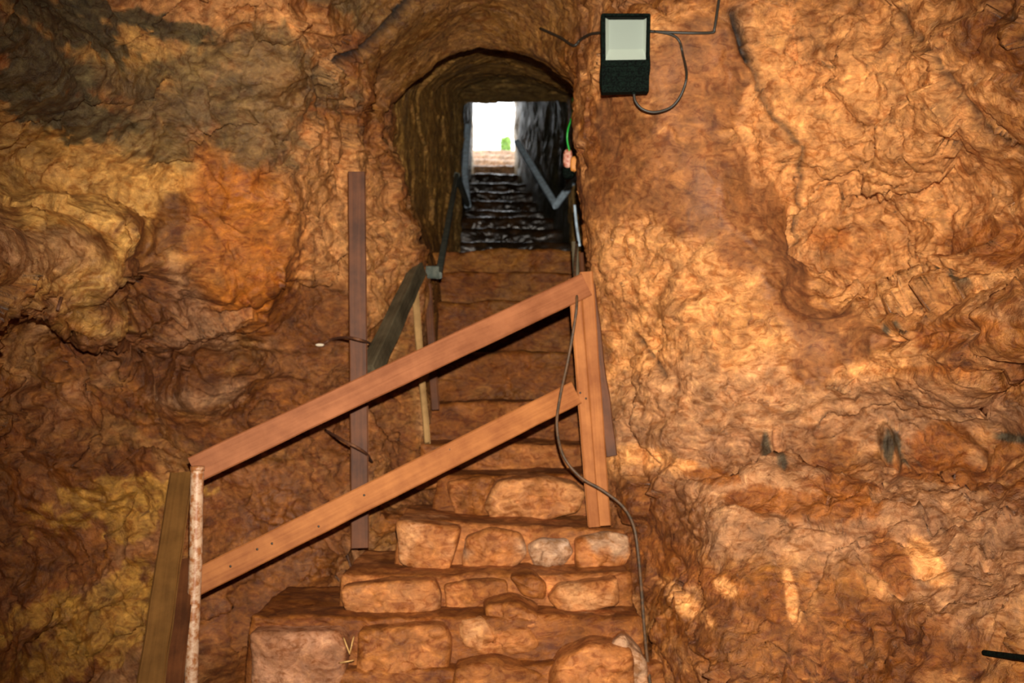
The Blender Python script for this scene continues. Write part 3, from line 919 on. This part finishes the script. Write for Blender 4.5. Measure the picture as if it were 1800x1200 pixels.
upper = empty('wet_staircase', P(870, 440, 10.4), 'long flight of dark wet steps climbing the tunnel to daylight', 'stairs')
ny_ = [424, 400, 381, 369, 352, 336, 321, 304, 290, 279, 270, 263]
dd_ = [10.3, 11.2, 12.1, 13.0, 13.9, 14.8, 15.7, 16.6, 17.5, 18.3, 19.1, 20.0]
for i, (yy, d) in enumerate(zip(ny_, dd_)):
    k = (d - 10) / 9.0
    xl = 900 + (-0.62 + k * -0.33) / d * FPX; xr = 900 + (0.66 + k * -0.46) / d * FPX
    j = 3 * math.sin(i * 2.1)
    hh = 0.42 / d * FPX
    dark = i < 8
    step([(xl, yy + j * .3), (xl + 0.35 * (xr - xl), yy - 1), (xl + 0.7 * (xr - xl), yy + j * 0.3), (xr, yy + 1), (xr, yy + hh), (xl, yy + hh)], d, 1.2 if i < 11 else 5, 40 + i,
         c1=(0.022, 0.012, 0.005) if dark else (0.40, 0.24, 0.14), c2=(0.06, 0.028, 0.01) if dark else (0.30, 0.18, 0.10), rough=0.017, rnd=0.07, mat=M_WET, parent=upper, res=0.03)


# ------------------------------------------------------------------ outside the exit: banks beside the cutting
def bank(name, sx, label):
    bm = bmesh.new()
    nx_, nyy = 30, 40
    V_ = []
    for j in range(nyy):
        y = 17.5 + j * 0.14
        for i in range(nx_):
            zz = 4.1 + i * (0.026 if sx < 0 else 0.03)
            x0 = (-0.87 if sx < 0 else 0.14) + (y - 17.5) * (-0.04 if sx < 0 else 0.00)
            V_.append((x0 + sx * 0.25 * (i / nx_) ** 2 * 1.2, y, zz + (y - 17.5) * 0.27))
    V_ = np.array(V_)
    V_ = V_ + 0.05 * np.stack([perlin(V_ * 4, 301), perlin(V_ * 4, 302), perlin(V_ * 4, 303)], 1)
    i, j = np.meshgrid(np.arange(nyy - 1), np.arange(nx_ - 1), indexing='ij')
    F = np.stack([i * nx_ + j, i * nx_ + j + 1, (i + 1) * nx_ + j + 1, (i + 1) * nx_ + j], -1).reshape(-1, 4)
    me = mesh_np(name, V_, F)
    set_col(me, np.repeat(np.array([[0.40, 0.30, 0.18]]), len(V_), 0))
    tag(link(name, me, M_STONE), kind='structure')


bank('wall_cutting_left', -1, '')
bank('wall_cutting_right', 1, '')

# ------------------------------------------------------------------ timber and tubes


def bar(name, a, b, width, thick, mat, parent, face=None, rollv=None, noise=0.002, seg=24, bev=0.004, ends=(0, 0), seed=0, w2=None, bow=0.0):
    """a board from a to b; its broad side (width) faces 'face' (a direction), thickness along it"""
    a = Vector([float(v) for v in a]); b = Vector([float(v) for v in b])
    ax = (b - a); Ln = ax.length; ax.normalize()
    f = Vector(face if face is not None else (0, -1, 0.0)); f = (f - ax * f.dot(ax)).normalized()
    s = f.cross(ax).normalized()
    w2 = w2 or width
    prof0 = [(-1, -1), (1, -1), (1, 1), (-1, 1)]
    V_ = []; G = []
    for k in range(seg + 1):
        t = k / seg
        wd = (width + (w2 - width) * t) / 2; th = thick / 2
        ring = []
        for (x, y) in prof0:
            for (bx, by) in ((1, 0), (0, 1)) if (x * y > 0) else ((0, 1), (1, 0)):
                ring.append((x * (wd - bev * bx), y * (th - bev * by)))
        for (x, y) in ring:
            p = a + ax * (Ln * t) + s * (x + bow * math.sin(math.pi * t)) - f * y
            V_.append(p); G.append((Ln * t + seed, x, y))
    V_ = np.array([tuple(v) for v in V_]); G = np.array(G)
    nn_ = np.stack([perlin(V_ * 7 + seed, 401), perlin(V_ * 7 + seed, 402), perlin(V_ * 7 + seed, 403)], 1)
    V2 = V_ + noise * nn_
    bm = bmesh.new()
    vs = [bm.verts.new(v) for v in V2]
    for k in range(seg):
        for j in range(8):
            j2 = (j + 1) % 8
            bm.faces.new((vs[k * 8 + j], vs[k * 8 + j2], vs[k * 8 + 8 + j2], vs[k * 8 + 8 + j]))
    bm.faces.new(vs[:8][::-1]); bm.faces.new(vs[-8:])
    bmesh.ops.recalc_face_normals(bm, faces=bm.faces)
    me = bpy.data.meshes.new(name); bm.to_mesh(me); bm.free()
    at = me.attributes.new('grain', 'FLOAT_VECTOR', 'POINT')
    at.data.foreach_set('vector', (G + seed).astype(np.float32).ravel())
    return link(name, me, mat, parent, smooth=False)


def catmull(pts, n):
    pts = [np.array(p, float) for p in pts]
    pts = [2 * pts[0] - pts[1]] + pts + [2 * pts[-1] - pts[-2]]
    out = []
    for i in range(1, len(pts) - 2):
        for k in range(n):
            t = k / n
            p0, p1, p2, p3 = pts[i - 1:i + 3]
            out.append(0.5 * ((2 * p1) + (-p0 + p2) * t + (2 * p0 - 5 * p1 + 4 * p2 - p3) * t * t + (-p0 + 3 * p1 - 3 * p2 + p3) * t ** 3))
    out.append(pts[-2])
    return out


def tube(name, pts, r, mat, parent=None, sides=10, n=8, smooth_path=True, r2=None, noise=0.0):
    path = catmull(pts, n) if smooth_path and len(pts) > 2 else [np.array(p, float) for p in pts]
    bm = bmesh.new()
    rings = []
    m = len(path)
    up = Vector((0.3, 0.2, 0.93))
    for i, p in enumerate(path):
        t = Vector(path[min(i + 1, m - 1)] - path[max(i - 1, 0)]).normalized()
        s = t.cross(up)
        if s.length < 0.05: s = t.cross(Vector((1, 0, 0)))
        s.normalize(); u = s.cross(t)
        rr = r if r2 is None else r + (r2 - r) * i / (m - 1)
        ring = []
        for k in range(sides):
            a = 2 * math.pi * k / sides
            q = rr * (1 + noise * math.sin(i * 1.7 + k))
            ring.append(bm.verts.new(Vector(p) + s * (q * math.cos(a)) + u * (q * math.sin(a))))
        rings.append(ring)
    for a, b in zip(rings[:-1], rings[1:]):
        for k in range(sides):
            k2 = (k + 1) % sides
            bm.faces.new((a[k], a[k2], b[k2], b[k]))
    bm.faces.new(rings[0][::-1]); bm.faces.new(rings[-1])
    bmesh.ops.recalc_face_normals(bm, faces=bm.faces)
    me = bpy.data.meshes.new(name); bm.to_mesh(me); bm.free()
    return link(name, me, mat, parent)


def nail(p, parent, r=0.004):
    bm = bmesh.new()
    bmesh.ops.create_uvsphere(bm, u_segments=8, v_segments=6, radius=r)
    for v in bm.verts: v.co = Vector((v.co.x, v.co.y * 0.5, v.co.z)) + Vector([float(a) for a in p])
    me = bpy.data.meshes.new('nail'); bm.to_mesh(me); bm.free()
    return link('nail', me, M_CABLE, parent)


# near railing
DL, DR = 3.85, 4.28
rail = empty('wooden_railing', P(1052, 925, 4.36), 'orange-brown board railing slanting across the front of the stairs', 'railing')
top_a = P(340, 826, DL); top_b = P(1030, 500, DR + 0.0)
tr = bar('top_rail', top_a, top_b, 0.094, 0.028, M_WOOD_TOP, rail, seed=3, noise=0.002)
for q in ((1000, 508), (1012, 522)): nail(P(q[0], q[1], DR - 0.02), tr)
lr = bar('lower_rail', P(318, 1037, DL + 0.03), P(1012, 690, DR + 0.0), 0.092, 0.026, M_WOOD, rail, seed=9, noise=0.002)
for q in ((478, 955), (452, 965), (560, 925), (640, 870), (790, 790), (405, 995)): nail(P(q[0], q[1], DL + 0.012 + (q[0] - 318) / 700 * 0.42 - 0.008), lr, 0.0045)
# right-hand post: two boards side by side
pp = bar('post', P(1009, 490, DR + 0.035), P(1044, 925, DR + 0.06), 0.046, 0.045, M_WOOD, rail, seed=21)
bar('post', P(1030, 478, DR + 0.045), P(1062, 922, DR + 0.07), 0.050, 0.05, M_WOOD, rail, seed=27)
for q in ((1020, 498), (1020, 690), (1030, 700)): nail(P(q[0], q[1], DR + 0.005), pp)
# rusty pipe post
tube('pipe_post', [P(347, 822, DL - 0.035), P(345, 900, DL - 0.036), P(344, 980, DL - 0.04), P(340, 1080, DL - 0.05), P(334, 1260, DL - 0.07)], 0.0225, M_PIPE, rail, sides=20, noise=0.01)['label'] = 'rusty whitish pipe post'
cap = tube('pipe_collar', [P(347, 819, DL - 0.035), P(347, 827, DL - 0.035)], 0.0245, M_PIPE, rail, sides=20)
# boards going down toward the viewer on the left
bar('side_rail', P(319, 835, DL + 0.03), P(252, 1290, DL - 0.75), 0.075, 0.035, M_WOOD_OLIVE, rail, seed=33, noise=0.003, face=(0.15, -1, -0.2))['label'] = 'muddy olive board slanting down to the viewer'
bar('side_rail', P(327, 985, DL + 0.06), P(292, 1290, DL - 0.45), 0.065, 0.03, M_WOOD_DARK, rail, seed=38, noise=0.003, face=(0.15, -1, -0.2))['label'] = 'dark lower board slanting down to the viewer'

# tall dark plank
post = empty('wooden_post', P(632, 955, 4.62), 'tall dark reddish plank standing upright by the left wall', 'post')
bar('plank', P(627, 303, 4.62), P(633, 962, 4.60), 0.074, 0.04, M_WOOD_DARK, post, seed=44, noise=0.002, face=(0.1, -1, 0))

# old dark handrail with stake
old = empty('timber_handrail', P(748, 775, 5.15), 'dark mossy timber handrail on a thin pale stake left of the stairs', 'handrail')
bar('rail', P(737, 470, 5.5), P(650, 655, 4.75), 0.055, 0.085, M_WOOD_GREY, old, seed=51, noise=0.004, face=(-0.3, -0.5, 1), w2=0.07)
bar('stake', P(729, 505, 5.47), P(751, 778, 5.2), 0.036, 0.03, M_WOOD_PALE, old, seed=57, noise=0.003, w2=0.026)
bar('backing_board', P(752, 500, 5.62), P(765, 720, 5.5), 0.04, 0.03, M_WOOD_DARK, old, seed=58, noise=0.003)


def sqtube(name, pts, wd, mat, parent):
    """mitred square tube along a polyline"""
    pts = [Vector([float(x) for x in p]) for p in pts]
    bm = bmesh.new(); rings = []
    m = len(pts)
    for i, p in enumerate(pts):
        t1 = (pts[i] - pts[i - 1]).normalized() if i else (pts[1] - pts[0]).normalized()
        t2 = (pts[i + 1] - pts[i]).normalized() if i < m - 1 else t1
        t = (t1 + t2).normalized()
        sc = 1 / max(0.35, t.dot(t1))
        f = Vector((0, -1, 0.05)); f = (f - t * f.dot(t))
        if f.length < 0.05: f = Vector((1, 0, 0))
        f.normalize(); s = f.cross(t).normalized()
        ring = []
        for (x, y) in ((-1, -.7), (-.7, -1), (.7, -1), (1, -.7), (1, .7), (.7, 1), (-.7, 1), (-1, .7)):
            ring.append(bm.verts.new(p + s * (x * wd / 2 * min(sc, 1.5)) + f * (y * wd / 2)))
        rings.append(ring)
    for a, b in zip(rings[:-1], rings[1:]):
        for k in range(8):
            bm.faces.new((a[k], a[(k + 1) % 8], b[(k + 1) % 8], b[k]))
    bm.faces.new(rings[0][::-1]); bm.faces.new(rings[-1])
    bmesh.ops.recalc_face_normals(bm, faces=bm.faces)
    me = bpy.data.meshes.new(name); bm.to_mesh(me); bm.free()
    return link(name, me, mat, parent, smooth=False)


# left tunnel handrail
lh = empty('metal_handrail', P(768, 490, 5.6), 'bent steel handrail along the left side of the tunnel stairs', 'handrail')
sqtube('tube', [P(771, 484, 5.62), P(803, 308, 9.0)], 0.034, M_STEEL_DARK, lh)
sqtube('tube', [P(803, 308, 9.0), P(822, 360, 10.6)], 0.045, M_STEEL_DARK, lh)
sqtube('tube', [P(822, 360, 10.62), P(817, 305, 11.2), P(822, 222, 12.0)], 0.062, M_STEEL, lh)['label'] = 'blue-grey tube catching daylight'
bar('bracket', P(739, 478, 5.56), P(771, 478, 5.60), 0.062, 0.02, M_STEEL_DARK, lh, face=(0, -1, 0.1), seg=4)
nail(P(741, 463, 5.5), old, 0.008)
# right tunnel handrail
rh = empty('metal_handrail', P(978, 362, 10.4), 'blue-grey steel handrail bent in a V on the right tunnel wall', 'handrail')
sqtube('tube', [P(909, 250, 11.7), P(977, 361, 10.25)], 0.062, M_STEEL, rh)
sqtube('tube', [P(977, 361, 10.25), P(1026, 295, 9.8)], 0.062, M_STEEL, rh)
tail = empty('hanging_strap', P(1013, 430, 6.6), 'pale blue-grey strap hanging at the right tunnel corner', 'strap')
tube('strap', [P(1010, 360, 6.3), P(1012, 382, 6.3), P(1014, 400, 6.28), P(1019, 432, 6.2)], 0.008, M_STEEL, tail)
cs = empty('corner_stake', P(1012, 485, 5.0), 'short grey stake wedged in the corner above the railing post', 'stake')
bar('stake', P(1011, 425, 4.75), P(1014, 540, 4.7), 0.028, 0.02, M_WOOD_GREY, cs, seed=71, noise=0.003)
bar('stake', P(1022, 445, 4.78), P(1026, 520, 4.72), 0.02, 0.02, M_WOOD_DARK, cs, seed=72, noise=0.003)
lb = bar('leaning_board', P(1036, 500, 4.46), P(1075, 800, 4.40), 0.045, 0.03, M_WOOD_DARK, None, seed=75, noise=0.006)
tag(lb, 'narrow dark muddy board leaning on the rock behind the railing post', 'board')

# lamp holder with green wire
jb = empty('lamp_holder', P(1004, 285, 5.3), 'pinkish lamp holder with black base hanging in the tunnel mouth', 'lamp holder')


def lump(name, c, r, mat, parent, seed=0, sq=4.0):
    bm = bmesh.new()
    bmesh.ops.create_icosphere(bm, subdivisions=4, radius=1)
    P0 = np.array([v.co for v in bm.verts])
    rr = (np.abs(P0) ** sq).sum(1) ** (1 / sq)
    P1 = P0 / rr[:, None] * np.array(r) * (1 + 0.10 * perlin(P0 * 2 + seed, 500))[:, None] + np.array(c)
    for v, q in zip(bm.verts, P1): v.co = q
    me = bpy.data.meshes.new(name); bm.to_mesh(me); bm.free()
    return link(name, me, mat, parent)


lump('body', P(998, 279, 5.25), (0.022, 0.02, 0.045), M_PINK, jb, 1, 3)
lump('tape', P(1009, 288, 5.22), (0.018, 0.02, 0.036), M_ORANGE, jb, 2, 3)
lump('socket', P(999, 304, 5.27), (0.030, 0.028, 0.030), M_BLACK, jb, 3, 3)
gw = tube('green_wire', [P(1008, 170, 5.1), P(1007, 200, 5.12), P(999, 225, 5.2), P(997, 245, 5.22), P(1001, 266, 5.24)], 0.0045, M_GREEN)
tag(gw, 'bright green wire hanging down to the lamp holder', 'wire')

# hanging cable by the post
hc = tube('power_cable', [P(1014, 425, 4.70), P(1010, 480, 4.4), P(1014, 530, 4.24), P(1008, 580, 4.24), P(997, 640, 4.24), P(984, 700, 4.21), P(979, 750, 4.18), P(990, 800, 4.2), P(1020, 838, 4.2), P(1060, 862, 4.2),
                      P(1095, 890, 4.18), P(1114, 925, 4.15), P(1122, 975, 4.12), P(1128, 1040, 4.06), P(1134, 1120, 3.98), P(1146, 1230, 3.85)], 0.006, M_CABLE_MUD)
tag(hc, 'thin black cable looping past the railing post and down the wall', 'cable')
# cable on the arch and to the floodlight
tag(tube('power_cable', [S(950, 50), S(985, 66), S(1008, 80), S(1020, 70), S(1038, 60), S(1062, 57)], 0.006, M_CABLE), 'black cable running from the arch to the back of the floodlight', 'cable')
tag(tube('power_cable', [S(1140, 55), S(1180, 57), S(1220, 58), S(1252, 57), S(1256, 50), S(1260, 25), S(1266, -15)], 0.0055, M_CABLE), 'black cable running right from the floodlight and up the rock', 'cable')

# floodlight
FD = 3.86
fl_ = empty('floodlight', P(1100, 165, FD + 0.03), 'black rectangular floodlight with pale glass fixed to the rock above', 'floodlight')
bm = bmesh.new()


def quadbox(bm, corners, d0, d1, bev=0.0):
    """box whose front outline are 4 pixels, between two distances"""
    A = [P(x, y, d0) for x, y in corners]
    a = [bm.verts.new(q) for q in A]
    b = [bm.verts.new((q[0], d1, q[2])) for q in A]
    f = [bm.faces.new(a), bm.faces.new(b[::-1])]
    for k in range(4):
        f.append(bm.faces.new((a[k], b[k], b[(k + 1) % 4], a[(k + 1) % 4])))
    return f


def qb(name, corners, d0, d1, mat, parent, bev=0.003):
    bm = bmesh.new(); quadbox(bm, corners, d0, d1)
    bmesh.ops.recalc_face_normals(bm, faces=bm.faces)
    if bev: bmesh.ops.bevel(bm, geom=list(bm.edges), offset=bev, segments=2, affect='EDGES')
    me = bpy.data.meshes.new(name); bm.to_mesh(me); bm.free()
    return link(name, me, mat, parent, smooth=False)


def lerpq(cs, u0, v0, u1, v1):
    c = [np.array(q, float) for q in cs]

    def at(u, v):
        return tuple((c[0] * (1 - u) + c[1] * u) * (1 - v) + (c[3] * (1 - u) + c[2] * u) * v)
    return [at(u0, v0), at(u1, v0), at(u1, v1), at(u0, v1)]


FQ = [(1057, 23), (1144, 23), (1141, 160), (1058, 162)]
# frame of four rims round the glass, the closed lower half, and the housing behind
house = qb('housing', lerpq(FQ, 0.02, 0.01, 0.98, 0.99), FD + 0.035, FD + 0.075, M_BLACK, fl_)
fr = qb('frame', lerpq(FQ, 0, 0, 1, 0.045), FD, FD + 0.04, M_BLACK, fl_)
for nm, q in (('frame', (0, 0.03, 0.085, 0.62)), ('frame', (0.925, 0.03, 1, 0.62))):
    qb(nm, lerpq(FQ, *q), FD, FD + 0.04, M_BLACK, fl_)
qb('driver_cover', lerpq(FQ, 0, 0.592, 1, 1.0), FD, FD + 0.045, M_BLACK, fl_)
# reflector: pan with sloping sides
bm = bmesh.new()
o4 = [Vector(P(x, y, FD + 0.008)) for x, y in lerpq(FQ, 0.07, 0.035, 0.94, 0.605)]
i4 = [Vector(P(x, y, FD + 0.034)) for x, y in lerpq(FQ, 0.15, 0.075, 0.86, 0.46)]
a = [bm.verts.new(v) for v in o4]; b = [bm.verts.new(v) for v in i4]
bm.faces.new(b)
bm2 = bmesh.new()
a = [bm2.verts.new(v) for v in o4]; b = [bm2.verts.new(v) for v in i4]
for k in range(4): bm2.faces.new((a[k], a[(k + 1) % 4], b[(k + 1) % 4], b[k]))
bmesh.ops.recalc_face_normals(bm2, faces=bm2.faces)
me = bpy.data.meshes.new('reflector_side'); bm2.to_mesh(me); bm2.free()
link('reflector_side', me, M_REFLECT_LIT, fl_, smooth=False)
bmesh.ops.recalc_face_normals(bm, faces=bm.faces)
me = bpy.data.meshes.new('reflector'); bm.to_mesh(me); bm.free()
link('reflector', me, M_REFLECT, fl_, smooth=False)
qb('glass', lerpq(FQ, 0.07, 0.035, 0.94, 0.60), FD + 0.003, FD + 0.006, M_GLASS, fl_, bev=0)
# ribs on the cover
for k in range(5):
    qb('cooling_rib', lerpq(FQ, 0.08, 0.66 + k * 0.066, 0.92, 0.675 + k * 0.066), FD - 0.004, FD + 0.002, M_BLACK, fl_, bev=0)
tube('mounting_bracket', [P(1060, 95, FD + 0.06), P(1057, 130, FD + 0.06), P(1058, 155, FD + 0.10), P(1066, 158, FD + 0.20)], 0.006, M_BLACK, fl_)
tube('mounting_bracket', [P(1139, 95, FD + 0.06), P(1140, 120, FD + 0.08), P(1136, 140, FD + 0.12), P(1132, 145, FD + 0.22)], 0.007, M_BLACK, fl_)
tube('cable_gland', [P(1114, 156, FD + 0.02), P(1114, 166, FD + 0.02)], 0.008, M_BLACK, fl_)
tube('lead', [P(1114, 160, FD + 0.02), P(1117, 178, FD + 0.02), P(1130, 192, FD + 0.02), P(1152, 197, FD + 0.02), P(1180, 188, FD + 0.02), P(1198, 165, FD + 0.01), P(1207, 132, FD),
              S(1200, 95), S(1194, 72), S(1180, 61), S(1150, 55)], 0.0048, M_CABLE, fl_)['label'] = 'looped black cable'

# small things on the walls
r1 = tube('root', [S(560, 608), S(585, 596,.05), P(612, 593, 4.50), P(642, 600, 4.52), S(655, 606, 0.03)], 0.006, M_ROOT)
tag(r1, 'thin dark root crossing the tall plank above the upper rail', 'root')
ch = lump('pale_chip', S(562, 606, 0.012), (0.020, 0.008, 0.007), M_PALE, None, 5, 2)
tag(ch, 'small pale chip at the left end of the upper thin root', 'chip')
r2_ = tube('root', [S(572, 756), P(600, 772, 4.50), P(640, 794, 4.50), S(654, 812)], 0.006, M_ROOT)
tag(r2_, 'thin dark root sloping down between the two railing boards', 'root')
rod = tube('iron_rod', [S(1730, 1147, -.01), S(1760, 1151, .03), S(1800, 1156, .08), S(1830, 1160, .14)], 0.008, M_BLACK)
tag(rod, 'black iron rod sticking out of the right wall near the bottom corner', 'rod')
peg = tube('peg', [S(108, 523, .015), S(101, 545, .04)], 0.006, M_ROOT)
tag(peg, 'short dark peg in the left wall under the pale ochre patch', 'peg')
for k, (x0, y0, x1, y1) in enumerate([(604, 1120, 615, 1150), (622, 1118, 614, 1150), (596, 1165, 622, 1160)]):
    o = tube('straw', [P(x0, y0, 3.89), P((x0 + x1) / 2, (y0 + y1) / 2, 3.86), P(x1, y1, 3.88)], 0.0028, M_STRAW, None, sides=6, n=4)
    tag(o, 'dry straw stalk caught between the two bottom left step stones', 'straw', 'straw stalks between the bottom stones')
wc = lump('white_fleck', P(696, 709, 5.5), (0.016, 0.016, 0.005), M_STEEL, None, 6, 3)  # small flat whitish lump
tag(wc, 'small whitish fleck on the step beside the pale stake', 'fleck')

# greenery outside on the right of the exit
bush = empty('bush', P(895, 262, 21.5), 'pale green bush outside the tunnel exit', 'bush')
bm = bmesh.new()
rng = random.Random(4)
for k in range(260):
    c = Vector(P(889 + rng.uniform(-8, 9), 258 + rng.uniform(-16, 10), 21.5 + rng.uniform(-0.3, 0.3)))
    u = Vector((rng.uniform(-1, 1), rng.uniform(-1, 1), rng.uniform(-1, 1))).normalized(); v = u.orthogonal().normalized()
    s = rng.uniform(0.03, 0.06)
    q = [c - u * s, c - v * s * 0.5 + u * 0.2 * s, c + u * s, c + v * s * 0.5 + u * 0.2 * s]
    bm.faces.new([bm.verts.new(p) for p in q])
me = bpy.data.meshes.new('foliage'); bm.to_mesh(me); bm.free()
link('foliage', me, M_LEAF, bush, smooth=False)
tube('stem', [P(894, 285, 21.5), P(891, 250, 21.5)], 0.01, M_ROOT, bush)
